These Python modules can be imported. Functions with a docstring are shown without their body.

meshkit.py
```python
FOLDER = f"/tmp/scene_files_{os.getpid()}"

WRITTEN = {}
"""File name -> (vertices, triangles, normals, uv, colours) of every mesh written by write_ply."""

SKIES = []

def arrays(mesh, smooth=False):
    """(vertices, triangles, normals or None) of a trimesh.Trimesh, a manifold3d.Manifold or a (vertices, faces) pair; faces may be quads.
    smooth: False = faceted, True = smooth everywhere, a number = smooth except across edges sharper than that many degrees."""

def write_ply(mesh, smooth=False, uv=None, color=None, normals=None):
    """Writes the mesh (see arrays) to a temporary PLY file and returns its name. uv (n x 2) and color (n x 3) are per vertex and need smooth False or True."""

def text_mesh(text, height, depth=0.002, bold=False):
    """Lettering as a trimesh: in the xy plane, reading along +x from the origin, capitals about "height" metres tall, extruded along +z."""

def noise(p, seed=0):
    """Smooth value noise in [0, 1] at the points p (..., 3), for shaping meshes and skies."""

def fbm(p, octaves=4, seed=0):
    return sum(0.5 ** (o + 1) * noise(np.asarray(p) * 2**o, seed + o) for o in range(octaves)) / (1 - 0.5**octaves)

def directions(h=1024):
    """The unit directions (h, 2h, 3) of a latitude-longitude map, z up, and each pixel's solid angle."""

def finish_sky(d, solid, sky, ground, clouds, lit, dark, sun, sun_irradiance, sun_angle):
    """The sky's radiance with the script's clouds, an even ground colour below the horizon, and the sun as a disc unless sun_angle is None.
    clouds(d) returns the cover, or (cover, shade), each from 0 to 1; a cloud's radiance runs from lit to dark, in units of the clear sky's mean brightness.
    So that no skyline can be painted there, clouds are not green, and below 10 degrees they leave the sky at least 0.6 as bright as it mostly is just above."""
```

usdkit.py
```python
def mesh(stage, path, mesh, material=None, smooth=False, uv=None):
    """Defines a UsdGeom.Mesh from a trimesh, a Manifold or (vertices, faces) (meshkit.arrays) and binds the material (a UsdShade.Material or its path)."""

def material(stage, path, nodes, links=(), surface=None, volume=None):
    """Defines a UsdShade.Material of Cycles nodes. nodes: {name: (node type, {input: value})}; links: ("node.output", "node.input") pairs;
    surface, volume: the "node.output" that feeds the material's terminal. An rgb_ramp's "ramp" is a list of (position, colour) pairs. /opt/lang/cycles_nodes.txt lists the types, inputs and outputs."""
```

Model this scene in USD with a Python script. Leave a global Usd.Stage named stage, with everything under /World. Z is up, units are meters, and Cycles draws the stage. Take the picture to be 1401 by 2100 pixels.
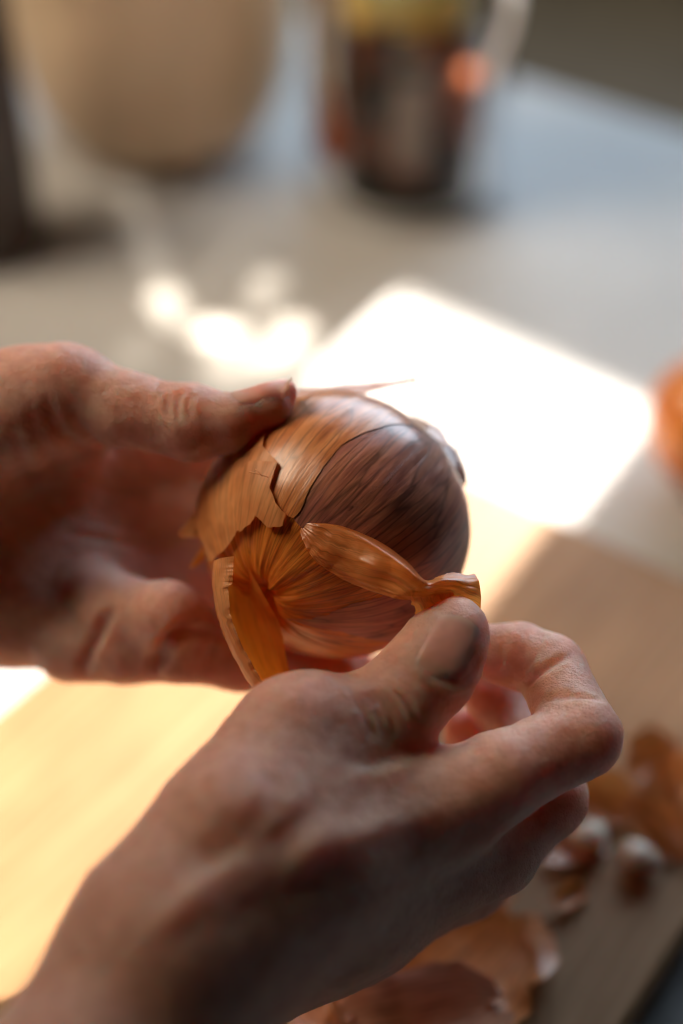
import math, numpy as np, trimesh, usdkit, meshkit
from pxr import Usd, UsdGeom, UsdLux, UsdShade, Gf, Sdf, Vt
from scipy.spatial import cKDTree, Delaunay
from scipy.interpolate import CubicSpline, PchipInterpolator
from scipy import sparse
from shapely.geometry import Polygon, Point
from shapely import contains_xy

stage = Usd.Stage.CreateInMemory()
UsdGeom.SetStageUpAxis(stage, 'Z'); UsdGeom.SetStageMetersPerUnit(stage, 1.0)
UsdGeom.Xform.Define(stage, '/World')
stage.SetDefaultPrim(stage.GetPrimAtPath('/World'))

# ------------------------------------------------------------------ camera
PITCH, HGT, FOC = math.radians(42), .361, 50 / 24 * 1401
FW = np.array([0, math.cos(PITCH), -math.sin(PITCH)]); UP = np.array([0, math.sin(PITCH), math.cos(PITCH)]); RT = np.array([1., 0, 0])
CAM = np.array([0, 0, HGT])
cam = UsdGeom.Camera.Define(stage, '/World/camera')
cam.CreateFocalLengthAttr(50.); cam.CreateHorizontalApertureAttr(24.); cam.CreateVerticalApertureAttr(24. * 1024 / 683)
cam.CreateFStopAttr(2.8); cam.CreateFocusDistanceAttr(.313); cam.CreateClippingRangeAttr(Gf.Vec2f(.02, 100)); cam.CreateExposureAttr(0.0)
cam.AddTransformOp().Set(Gf.Matrix4d(*RT, 0, *UP, 0, *(-FW), 0, *CAM, 1))

def ray(x, y): return FW + RT * (x - 700.5) / FOC - UP * (y - 1050) / FOC
def P(x, y, d=0.):                      # the point seen at x, y of the photograph, d millimetres nearer than the onion's middle
    return CAM + ray(x, y) * (.345 - d / 1000)
def T(x, y, z=0.):                      # the point seen at x, y on the level plane z
    r = ray(x, y); return CAM + r * ((z - HGT) / r[2])
def pixels(V):
    d = np.asarray(V) - CAM; k = d @ FW
    return np.stack([700.5 + FOC * (d @ RT) / k, 1050 - FOC * (d @ UP) / k, k], -1)

# ------------------------------------------------------------------ lamps
def look_at(prim, pos, target):
    z = np.asarray(pos, float) - target; z /= np.linalg.norm(z)
    x = np.cross([0, 0, 1.], z); x /= np.linalg.norm(x); y = np.cross(z, x)
    UsdGeom.Xformable(prim).AddTransformOp().Set(Gf.Matrix4d(*x, 0, *y, 0, *z, 0, *pos, 1))

AZ, EL = math.radians(58), math.radians(26)
SUNDIR = np.array([math.cos(AZ) * math.cos(EL), math.sin(AZ) * math.cos(EL), math.sin(EL)])
AIM = np.array([0, .4, 0.])
SUNPOS = AIM + SUNDIR * 4.2
sun = UsdLux.SphereLight.Define(stage, '/World/low_sun_lamp')
sun.CreateRadiusAttr(.005); sun.CreateIntensityAttr(7.4e6); sun.CreateColorAttr(Gf.Vec3f(1, .89, .77))
look_at(sun, SUNPOS, AIM)
shp = UsdLux.ShapingAPI.Apply(sun.GetPrim()); shp.CreateShapingConeAngleAttr(22.); shp.CreateShapingConeSoftnessAttr(0.)
def window(name, pos, target, w, h, inten, col):
    l = UsdLux.RectLight.Define(stage, '/World/' + name); l.CreateWidthAttr(w); l.CreateHeightAttr(h)
    l.CreateIntensityAttr(inten); l.CreateColorAttr(Gf.Vec3f(*col)); look_at(l, pos, target)
window('window_light', np.array([.48, 1.7, .62]), np.array([0, .35, .1]), 1.3, .9, 7.2, (.72, .86, 1.0))
warm_fill = UsdLux.SphereLight.Define(stage, '/World/warm_fill_lamp'); warm_fill.CreateRadiusAttr(.22); warm_fill.CreateIntensityAttr(15.); warm_fill.CreateColorAttr(Gf.Vec3f(1, .79, .57))  # unseen fill added to warm the onion's front, its cone kept off the wrist
look_at(warm_fill, np.array([-.50, .50, .66]), np.array([.0, .50, .05])); rsh = UsdLux.ShapingAPI.Apply(warm_fill.GetPrim()); rsh.CreateShapingConeAngleAttr(29.); rsh.CreateShapingConeSoftnessAttr(.55)
def glint(x, y, ang, e, az=104., el=63., dist=1.6):          # added spot lamp imitating sunlight that glass throws onto the table
    t = T(x, y); a, l = math.radians(az), math.radians(el); p = t + dist * np.array([math.cos(a) * math.cos(l), math.sin(a) * math.cos(l), math.sin(l)])
    g = UsdLux.SphereLight.Define(stage, numbered('/World', 'glint_lamp')); g.CreateRadiusAttr(.003); g.CreateIntensityAttr(2.6 * e * dist ** 2 / (math.pi * 9e-6)); g.CreateColorAttr(Gf.Vec3f(1, .87, .70))
    look_at(g, p, t); h = UsdLux.ShapingAPI.Apply(g.GetPrim()); h.CreateShapingConeAngleAttr(ang); h.CreateShapingConeSoftnessAttr(.6)
used = {}
def numbered(parent, name):
    k = parent + '/' + name; n = used.get(k, 0); used[k] = n + 1
    return k if n == 0 else f'{k}_{n:03d}'
for x, y, ang, e in ((338, 615, .36, 5.), (352, 650, .30, 3.), (425, 680, .36, 6.), (470, 690, .40, 6.), (548, 580, .36, 2.4), (528, 625, .32, 1.6), (600, 680, .42, 5.), (575, 730, .5, 4.), (480, 750, .6, 2.2),
                     (1085, 655, .8, .35), (1010, 650, .6, .3)):
    glint(x, y, ang, e)
for k in range(5): glint(262 + 17 * k, 395 + 46 * k, .36, .75 + .12 * k, -76.6, 42., 1.3)
for k in range(4): glint(415 + 32 * k, 585 - 34 * k, .28, .5, -110., 42., 1.3)
glint(285, 720, .5, .8, -110., 42., 1.3)

# ------------------------------------------------------------------ helpers
def data(prim, **kw):
    for k, v in kw.items():
        if v: prim.SetCustomDataByKey(k, v)
def thing(name, label, cat, group=None, loc=None):
    x = UsdGeom.Xform.Define(stage, numbered('/World', name))
    if loc is not None: x.AddTranslateOp().Set(Gf.Vec3d(*map(float, loc)))
    data(x.GetPrim(), label=label, category=cat, group=group); return x.GetPrim()
def part(parent, name, mesh, m, smooth=True, uv=None, label=None):
    pth = str(parent.GetPath()) if parent is not None else '/World'
    if parent is not None and UsdGeom.Xformable(parent).GetOrderedXformOps():
        off = np.array(UsdGeom.Xformable(parent).GetOrderedXformOps()[0].Get())
        v, f = (mesh.vertices, mesh.faces) if hasattr(mesh, 'vertices') else mesh
        mesh = (np.asarray(v) - off, f)
    p = usdkit.mesh(stage, numbered(pth, name), mesh, m, smooth=smooth, uv=uv).GetPrim()
    data(p, label=label); return p
def single(name, mesh, m, label, cat, group=None, smooth=True, uv=None):
    p = part(None, name, mesh, m, smooth, uv); data(p, label=label, category=cat, group=group); return p
def structure(name, mesh, m, smooth=False, label=None):
    p = part(None, name, mesh, m, smooth); data(p, kind='structure', label=label); return p
def grid_faces(n, m, wrap=False):
    i, j = np.meshgrid(np.arange(n - 1), np.arange(m if wrap else m - 1), indexing='ij')
    j2 = (j + 1) % m
    q = np.stack([i * m + j, i * m + j2, (i + 1) * m + j2, (i + 1) * m + j], -1).reshape(-1, 4)
    return np.vstack([q[:, [0, 1, 2]], q[:, [0, 2, 3]]])
def lathe(profile, n=64, close=True):
    prof = np.asarray(profile, float); a = np.linspace(0, 2 * np.pi, n, endpoint=False)
    v = np.stack([prof[:, None, 0] * np.cos(a), prof[:, None, 0] * np.sin(a), np.repeat(prof[:, 1:2], n, 1)], -1).reshape(-1, 3)
    return v, grid_faces(len(prof), n, True)[:, ::-1]
def spline(pts, n):
    pts = np.asarray(pts, float); t = np.r_[0, np.cumsum(np.linalg.norm(np.diff(pts, axis=0), axis=1))]
    return CubicSpline(t, pts)(np.linspace(0, t[-1], n))
fbm = meshkit.fbm
def sbox(lo, hi, bevel=.002):
    lo, hi = np.array(lo, float), np.array(hi, float)
    m = trimesh.creation.box(hi - lo); m.apply_translation((lo + hi) / 2); return m

# ------------------------------------------------------------------ materials
def mat(name, nodes, links, surface='p.BSDF'): return usdkit.material(stage, '/World/Looks/' + name, nodes, links, surface=surface)
def skin_mat(name, c0, c1, c2):
    return mat(name, {
        'geo': ('geometry', {}),
        'n1': ('noise_texture', {'scale': 55., 'detail': 4., 'roughness': .6}), 'n2': ('noise_texture', {'scale': 320., 'detail': 3.}),
        'r1': ('rgb_ramp', {'ramp': [(.28, c0), (.5, c1), (.72, c2)]}),
        'r2': ('rgb_ramp', {'ramp': [(.3, (.88, .83, .81)), (.7, (1.05, 1.05, 1.05))]}),
        'mx': ('mix', {'mix_type': 'multiply', 'fac': 1.}),
        'vo': ('voronoi_texture', {'feature': 'distance_to_edge', 'scale': 1500., 'randomness': 1.}),
        'fine': ('noise_texture', {'scale': 900., 'detail': 3.}),
        'ad': ('math', {'math_type': 'multiply_add', 'value2': .6}),
        'bp': ('bump', {'strength': .75, 'distance': .0005}),
        'p': ('principled_bsdf', {'roughness': .46, 'subsurface_weight': 1., 'subsurface_scale': .0014, 'subsurface_radius': (1., .36, .22), 'specular_ior_level': .42})},
        [('geo.position', 'n1.vector'), ('geo.position', 'n2.vector'), ('geo.position', 'vo.vector'), ('geo.position', 'fine.vector'),
         ('n1.fac', 'r1.fac'), ('n2.fac', 'r2.fac'), ('r1.color', 'mx.color1'), ('r2.color', 'mx.color2'), ('mx.color', 'p.base_color'),
         ('vo.distance', 'ad.value1'), ('fine.fac', 'ad.value3'), ('ad.value', 'bp.height'), ('bp.normal', 'p.normal')])
M_SKIN = skin_mat('skin', (.55, .305, .232), (.58, .335, .26), (.61, .362, .288))
M_NAIL = mat('nail', {'tc': ('texture_coordinate', {}), 'sp': ('separate_xyz', {}), 'geo': ('geometry', {}), 'n1': ('noise_texture', {'scale': 220., 'detail': 2.}),
                      'r': ('rgb_ramp', {'ramp': [(0., (.62, .36, .29)), (.16, (.61, .33, .26)), (.28, (.62, .30, .24)), (.88, (.64, .32, .26)), (.95, (.64, .36, .29)), (1., (.66, .42, .33))]}),
                      'r2': ('rgb_ramp', {'ramp': [(.3, (.9,) * 3), (.7, (1.05,) * 3)]}), 'mx': ('mix', {'mix_type': 'multiply', 'fac': 1.}),
                      'p': ('principled_bsdf', {'roughness': .36, 'specular_ior_level': .3, 'subsurface_weight': .5, 'subsurface_scale': .001})},
             [('tc.UV', 'sp.vector'), ('sp.y', 'r.fac'), ('geo.position', 'n1.vector'), ('n1.fac', 'r2.fac'), ('r.color', 'mx.color1'), ('r2.color', 'mx.color2'), ('mx.color', 'p.base_color')])

def peel_mat(name, ramp, streak=.75, rough=.36, trans=0., tcol=(.8, .3, .06), us=70., fine=(.62, 1.08), sss=0., blot=None, bump=.25, net=.0, coat=0., vlen=5.):
    nodes = {
        'tc': ('texture_coordinate', {}), 'geo': ('geometry', {}),
        'm1': ('mapping', {'scale': (us, vlen, 1.)}), 'm2': ('mapping', {'scale': (us * 4.5, vlen * 1.6, 1.)}), 'm3': ('mapping', {'scale': (us * .35, 7., 1.)}),
        'n1': ('noise_texture', {'scale': 1., 'detail': 5., 'roughness': .62, 'distortion': .25}),
        'n2': ('noise_texture', {'scale': 1., 'detail': 3., 'roughness': .6}),
        'n3': ('noise_texture', {'scale': 1., 'detail': 3.}),
        'nb': ('noise_texture', {'scale': 90., 'detail': 4.}),
        'mix1': ('mix_float', {'fac': 1 - streak}), 'r1': ('rgb_ramp', {'ramp': ramp}),
        'r2': ('rgb_ramp', {'ramp': [(.38, (fine[0],) * 3), (.50, (fine[1],) * 3), (.8, (fine[1] * 1.05,) * 3)]}),
        'mx': ('mix', {'mix_type': 'multiply', 'fac': 1.}),
        'mo': ('math', {'math_type': 'multiply_add', 'value2': .5}),
        'vor': ('voronoi_texture', {'feature': 'distance_to_edge', 'scale': 1.}), 'mv': ('mapping', {'scale': (us * 1.0, 3.2, 1.)}),
        'dist': ('vector_math', {'math_type': 'multiply_add', 'vector2': (.55, .55, 0.)}),
        'vr': ('rgb_ramp', {'ramp': [(0., (1 - net,) * 3), (.03, (1 - net * .5,) * 3), (.075, (1, 1, 1))]}), 'mx2': ('mix', {'mix_type': 'multiply', 'fac': 1.}),
        'bp': ('bump', {'strength': bump, 'distance': .0005}),
        'p': ('principled_bsdf', {'roughness': rough, 'specular_ior_level': .5, 'subsurface_weight': sss, 'subsurface_scale': .004, 'subsurface_radius': (1, .35, .08), 'coat_weight': coat, 'coat_roughness': .26})}
    links = [('tc.UV', 'm1.vector'), ('tc.UV', 'm2.vector'), ('tc.UV', 'm3.vector'), ('m1.vector', 'n1.vector'), ('m2.vector', 'n2.vector'), ('m3.vector', 'n3.vector'),
             ('geo.position', 'nb.vector'), ('n1.fac', 'mix1.a'), ('nb.fac', 'mix1.b'), ('mix1.result', 'r1.fac'), ('n2.fac', 'r2.fac'),
             ('r1.color', 'mx.color1'), ('r2.color', 'mx.color2'), ('n1.fac', 'mo.value1'), ('n2.fac', 'mo.value3'), ('mo.value', 'bp.height'), ('bp.normal', 'p.normal'),
             ('tc.UV', 'mv.vector'), ('n3.color', 'dist.vector1'), ('mv.vector', 'dist.vector3'), ('dist.vector', 'vor.vector'), ('vor.distance', 'vr.fac'),
             ('mx.color', 'mx2.color1'), ('vr.color', 'mx2.color2'), ('mx2.color', 'p.base_color')]
    if trans:
        nodes['tr'] = ('translucent_bsdf', {}); nodes['tint'] = ('mix', {'mix_type': 'multiply', 'fac': 1., 'color2': tcol}); nodes['mc'] = ('mix_closure', {'fac': trans})
        links += [('r2.color', 'tint.color1'), ('tint.color', 'tr.color'), ('p.BSDF', 'mc.closure1'), ('tr.BSDF', 'mc.closure2')]
        return mat(name, nodes, links, 'mc.closure')
    return mat(name, nodes, links)
M_BULB = peel_mat('bulb_golden', [(.30, (.28, .055, .008)), (.42, (.52, .125, .016)), (.55, (.74, .235, .036)), (.75, (.88, .37, .075))], .6, .34, us=80., sss=.2, coat=.35, fine=(.80, 1.06), net=.45)
M_PURPLE = peel_mat('bulb_purple', [(.28, (.23, .070, .054)), (.42, (.36, .115, .080)), (.54, (.48, .175, .105)), (.74, (.62, .27, .14))], .55, .38, us=66., net=.55, coat=.45, fine=(.82, 1.05), vlen=6.)
M_TAN = peel_mat('brown_skin', [(.28, (.32, .085, .022)), (.42, (.50, .155, .040)), (.56, (.63, .235, .07)), (.75, (.72, .33, .12))], .75, .33, us=62., net=.42, coat=.4, fine=(.80, 1.05), vlen=6.)
M_PAPER = peel_mat('papery_skin', [(.28, (.52, .18, .055)), (.45, (.75, .30, .095)), (.6, (.86, .41, .155)), (.78, (.90, .51, .24))], .4, .42, trans=.32, tcol=(.9, .42, .12), us=42., fine=(.88, 1.04), net=.25)
M_FLAP = peel_mat('peeled_flap', [(.28, (.52, .15, .035)), (.45, (.78, .29, .085)), (.6, (.87, .40, .14)), (.78, (.90, .52, .25))], .6, .27, trans=.5, tcol=(.9, .36, .06), us=50., coat=.7, fine=(.84, 1.05), net=.3)
M_CURL = peel_mat('curled_strip', [(.28, (.44, .15, .02)), (.45, (.62, .26, .05)), (.6, (.72, .36, .09)), (.78, (.78, .48, .18))], .5, .38, trans=.5, tcol=(1., .42, .05), us=40., fine=(.82, 1.05))
M_SCRAP = peel_mat('fallen_peel', [(.28, (.30, .09, .03)), (.45, (.46, .17, .06)), (.6, (.58, .26, .11)), (.78, (.62, .34, .20))], .5, .3, trans=.3, tcol=(.8, .32, .08), us=40., coat=.1)
M_MAUVE = peel_mat('fallen_peel_mauve', [(.28, (.42, .18, .11)), (.5, (.64, .33, .21)), (.75, (.76, .50, .38))], .5, .25, trans=.25, tcol=(.7, .35, .25), us=40., coat=.2)

def wood_mat(name, ramp, scale=(60., 4., 20.), rot=0., rough=.5, bump=.25):
    return mat(name, {'geo': ('geometry', {}), 'mr': ('mapping', {'rotation': (0, 0, rot)}), 'mp': ('mapping', {'scale': scale}),
        'n1': ('noise_texture', {'scale': 1., 'detail': 6., 'roughness': .65, 'distortion': .5}), 'r': ('rgb_ramp', {'ramp': ramp}),
        'n2': ('noise_texture', {'scale': 14., 'detail': 3.}), 'r2': ('rgb_ramp', {'ramp': [(.3, (.78, .76, .72)), (.7, (1.08, 1.06, 1.05))]}), 'mx': ('mix', {'mix_type': 'multiply', 'fac': 1.}),
        'bp': ('bump', {'strength': bump, 'distance': .0008}), 'p': ('principled_bsdf', {'roughness': rough, 'specular_ior_level': .35})},
        [('geo.position', 'mr.vector'), ('mr.vector', 'mp.vector'), ('mp.vector', 'n1.vector'), ('geo.position', 'n2.vector'), ('n1.fac', 'r.fac'), ('n2.fac', 'r2.fac'),
         ('r.color', 'mx.color1'), ('r2.color', 'mx.color2'), ('mx.color', 'p.base_color'), ('n1.fac', 'bp.height'), ('bp.normal', 'p.normal')])
def plain(name, c0, c1, scale=20., rough=.5, **kw):
    return mat(name, {'geo': ('geometry', {}), 'n': ('noise_texture', {'scale': scale, 'detail': 4.}), 'r': ('rgb_ramp', {'ramp': [(.3, c0), (.7, c1)]}),
                      'bp': ('bump', {'strength': .15, 'distance': .0006}), 'p': ('principled_bsdf', {'roughness': rough, **kw})},
               [('geo.position', 'n.vector'), ('n.fac', 'r.fac'), ('r.color', 'p.base_color'), ('n.fac', 'bp.height'), ('bp.normal', 'p.normal')])
BROT = math.radians(-53.4)
M_BOARD = wood_mat('board_wood', [(.25, (.20, .105, .042)), (.42, (.28, .158, .072)), (.58, (.34, .20, .098)), (.8, (.39, .245, .13))], (12., 420., 90.), BROT, .55)
M_TABLE = plain('painted_table', (.38, .385, .39), (.44, .445, .45), 9., .6, specular_ior_level=.25)
M_FLOOR = wood_mat('floor_wood', [(.3, (.065, .038, .014)), (.7, (.095, .056, .021))], (3., 30., 3.), 0., .6)
M_BOWL = wood_mat('bowl_wood', [(.3, (.62, .48, .32)), (.5, (.68, .54, .38)), (.75, (.74, .60, .44))], (30., 30., 6.), 0., .55)
M_DARKGLASS = plain('dark_bottle', (.025, .012, .008), (.05, .025, .015), 20., .25)
M_GLASS = mat('jar_glass', {'f': ('fresnel', {'IOR': 1.28}), 't': ('transparent_bsdf', {'color': (.93, .95, .92)}), 'g': ('glossy_bsdf', {'roughness': .03, 'color': (1, 1, 1)}), 'm': ('mix_closure', {})},
              [('f.fac', 'm.fac'), ('t.BSDF', 'm.closure1'), ('g.BSDF', 'm.closure2')], 'm.closure')
M_PRUNE = plain('dark_dried_fruit', (.018, .008, .007), (.05, .02, .015), 120., .6, specular_ior_level=.2)
M_RED = plain('red_dried_fruit', (.13, .03, .011), (.23, .058, .018), 90., .6, specular_ior_level=.2)
M_GOLD = plain('golden_pasta', (.50, .30, .06), (.62, .42, .12), 60., .5)
M_STEEL = mat('steel', {'n': ('noise_texture', {'scale': 40.}), 'p': ('principled_bsdf', {'metallic': 1., 'base_color': (.8, .8, .78), 'roughness': .18})}, [])
M_HIGHLIGHT_WIRE = mat('highlight_steel', {'p': ('principled_bsdf', {'metallic': 1., 'base_color': (.85, .84, .82), 'roughness': .45})}, [])
M_CORK = plain('cork', (.42, .26, .10), (.58, .40, .18), 200., .8)
M_CLOVE = plain('garlic_clove', (.52, .42, .34), (.64, .54, .46), 120., .4, subsurface_weight=.4, subsurface_scale=.003)
M_SUN_MASK = plain('sun_mask_paint', (.30, .28, .25), (.36, .34, .31), 6., .7)

# ------------------------------------------------------------------ the setting: table, floor, board, an unseen panel added to mask the sun
bu = np.array([math.cos(math.radians(53.4)), math.sin(math.radians(53.4)), 0]); bv = np.array([bu[1], -bu[0], 0])   # along and across
def block(u0, u1, v0, v1, z0, z1, bevel):
    import manifold3d as m3
    lo, hi = np.array([u0, v0, z0]), np.array([u1, v1, z1])
    pts = [lo + (hi - lo) * np.array(c) + (1 - 2 * np.array(c)) * bevel for c in np.ndindex(2, 2, 2)]
    m = m3.Manifold.batch_hull([m3.Manifold.sphere(bevel, 24).translate(list(map(float, p))) for p in pts]).to_mesh()
    q = m.vert_properties[:, :3].astype(float)
    return q[:, :1] * bu + q[:, 1:2] * bv + q[:, 2:3] * np.array([0, 0, 1.]), m.tri_verts[:, ::-1]
structure('floor', sbox((-4, -2, -.38), (4, 6, -.34)), M_FLOOR)
ed = T(1040, 150); u_edge = ed @ bu
structure('table', block(u_edge - 1.3, u_edge, -1.15, .75, -.03, 0, .004), M_TABLE, smooth=30)
BT = .018
board = thing('cutting_board', 'wooden cutting board under the hands, half in sun and half in shade', 'cutting board', loc=(0, .25, 0))
part(board, 'board', block(.0974 - .012, .350, -.258, -.0506, 0.0005, BT, .0025), M_BOARD, smooth=30)

# added panel, cut so the sun lamp throws the wanted patch on the table
def opening(pts, z=0.): return [np.array(q) if len(q) == 3 else T(q[0], q[1], z) for q in pts]
az2 = np.array([math.cos(AZ), math.sin(AZ), 0])
A, B = T(798, 592), T(1345, 842)
OPEN = [[A, B, B - az2 * .475, A - az2 * .475]]
GP = AIM + SUNDIR * 2.1; gx = np.cross([0, 0, 1.], SUNDIR); gx /= np.linalg.norm(gx); gy = np.cross(SUNDIR, gx)
def to_plane(p):
    d = np.asarray(p) - SUNPOS; k = ((GP - SUNPOS) @ SUNDIR) / (d @ SUNDIR); q = SUNPOS + d * k - GP
    return q @ gx, q @ gy
sheet2 = Polygon([(-1.3, -1.3), (1.3, -1.3), (1.3, 1.3), (-1.3, 1.3)])
for o in OPEN: sheet2 = sheet2.difference(Polygon([to_plane(q) for q in o]).buffer(0))
sm = trimesh.creation.extrude_polygon(sheet2, .006, engine='earcut')
sv = np.asarray(sm.vertices)
structure('sun_mask_panel', (GP + sv[:, :1] * gx + sv[:, 1:2] * gy + sv[:, 2:3] * SUNDIR, sm.faces), M_SUN_MASK)

# ------------------------------------------------------------------ signed distance modelling of the hands
class Field:
    def __init__(s, lo, hi, h):
        s.lo, s.h = np.asarray(lo, np.float32), h; s.n = np.ceil((np.asarray(hi) - lo) / h).astype(int) + 1
        s.D = np.full(s.n, .05, np.float32)
    def box(s, lo, hi):
        a = np.clip(np.floor((lo - s.lo) / s.h).astype(int), 0, s.n); b = np.clip(np.ceil((hi - s.lo) / s.h).astype(int) + 1, 0, s.n); return a, b
    def put(s, chain, k):                       # chain: list of (a, b, ra, rb, flat axis or None, factor, inner k)
        lo = np.min([np.minimum(c[0] - c[2], c[1] - c[3]) for c in chain], 0) - k - .006; hi = np.max([np.maximum(c[0] + c[2], c[1] + c[3]) for c in chain], 0) + k + .006
        a, b = s.box(lo, hi)
        if np.any(b <= a): return
        g = [s.lo[i] + s.h * np.arange(a[i], b[i], dtype=np.float32) for i in range(3)]
        X = np.stack(np.meshgrid(*g, indexing='ij'), -1); E = None
        for (p, q, ra, rb, ax, fac, kk) in chain:
            p, q = p.astype(np.float32), q.astype(np.float32); w = q - p; t = np.clip(((X - p) @ w) / max(w @ w, 1e-12), 0, 1)
            dv = X - p - t[..., None] * w
            if ax is not None:
                ax = (ax / np.linalg.norm(ax)).astype(np.float32); dv = dv + (dv @ ax)[..., None] * ax * np.float32(fac - 1)
            d = np.sqrt((dv * dv).sum(-1)) - (ra + (rb - ra) * t)
            if E is None: E = d
            else:
                m = np.clip(.5 + .5 * (d - E) / kk, 0, 1); E = d * (1 - m) + E * m - kk * m * (1 - m)
        V = s.D[a[0]:b[0], a[1]:b[1], a[2]:b[2]]
        if k > 0:
            m = np.clip(.5 + .5 * (E - V) / k, 0, 1); V[...] = E * (1 - m) + V * m - k * m * (1 - m)
        else: V[...] = np.minimum(V, E)
    def mesh(s):
        D = s.D; S = D < 0; nx, ny, nz = D.shape
        cnt = sum(S[i:nx - 1 + i, j:ny - 1 + j, k:nz - 1 + k].astype(np.int8) for i, j, k in np.ndindex(2, 2, 2))
        cells = np.argwhere((cnt > 0) & (cnt < 8)); idx = np.full((nx - 1, ny - 1, nz - 1), -1, np.int64); idx[tuple(cells.T)] = np.arange(len(cells))
        acc = np.zeros((len(cells), 3)); num = np.zeros(len(cells)); corners = list(np.ndindex(2, 2, 2))
        val = {c: D[cells[:, 0] + c[0], cells[:, 1] + c[1], cells[:, 2] + c[2]].astype(float) for c in corners}
        for c in corners:
            for ax in range(3):
                if c[ax] == 0:
                    e = tuple(1 if i == ax else c[i] for i in range(3)); va, vb = val[c], val[e]; on = (va < 0) != (vb < 0)
                    t = np.where(on, va / np.where(on, va - vb, 1), 0); pos = np.tile(np.array(c, float), (len(cells), 1)); pos[:, ax] += t
                    acc[on] += pos[on]; num[on] += 1
        V = (cells + acc / num[:, None]) * s.h + s.lo; F = []
        for ax in range(3):
            a1, a2 = (ax + 1) % 3, (ax + 2) % 3; sl = [slice(None)] * 3; sl2 = [slice(None)] * 3; sl[ax] = slice(0, -1); sl2[ax] = slice(1, None)
            ch = S[tuple(sl)] != S[tuple(sl2)]; e = np.argwhere(ch); e = e[(e[:, a1] > 0) & (e[:, a2] > 0) & (e[:, a1] < D.shape[a1] - 1) & (e[:, a2] < D.shape[a2] - 1)]
            ins = S[tuple(e.T)]; q = []
            for o1, o2 in ((-1, -1), (0, -1), (0, 0), (-1, 0)):
                f = e.copy(); f[:, a1] += o1; f[:, a2] += o2; q.append(idx[tuple(f.T)])
            q = np.stack(q, 1); q[~ins] = q[~ins][:, ::-1]; F.append(q)
        F = np.vstack(F); F = F[(F >= 0).all(1)]
        return V, np.vstack([F[:, [0, 1, 2]], F[:, [0, 2, 3]]])
def laplacian(V, F):
    e = np.vstack([F[:, [0, 1]], F[:, [1, 2]], F[:, [2, 0]]]); e = np.vstack([e, e[:, ::-1]])
    W = sparse.coo_matrix((np.ones(len(e)), (e[:, 0], e[:, 1])), shape=(len(V),) * 2).tocsr(); W.data[:] = 1
    return sparse.diags(1 / np.maximum(np.asarray(W.sum(1)).ravel(), 1)) @ W
def relax(V, F, n):
    L = laplacian(V, F)
    for _ in range(n): V = V + .5 * (L @ V - V); V = V - .52 * (L @ V - V)
    return V
def normals(V, F):
    n = np.zeros_like(V); c = np.cross(V[F[:, 1]] - V[F[:, 0]], V[F[:, 2]] - V[F[:, 0]])
    for k in range(3): np.add.at(n, F[:, k], c)
    return n / np.maximum(np.linalg.norm(n, axis=1, keepdims=True), 1e-20)
def C(pts, ks=4., flat=None):                    # pts: (x, y, d, radius mm) joints; flat: per bone (axis, factor)
    J = [P(*p[:3]) for p in pts]
    return [(J[i], J[i + 1], pts[i][3] / 1000, pts[i + 1][3] / 1000, *( (flat[i] if flat and flat[i] is not None else (None, 1.)) ), ks / 1000) for i in range(len(pts) - 1)]
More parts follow.
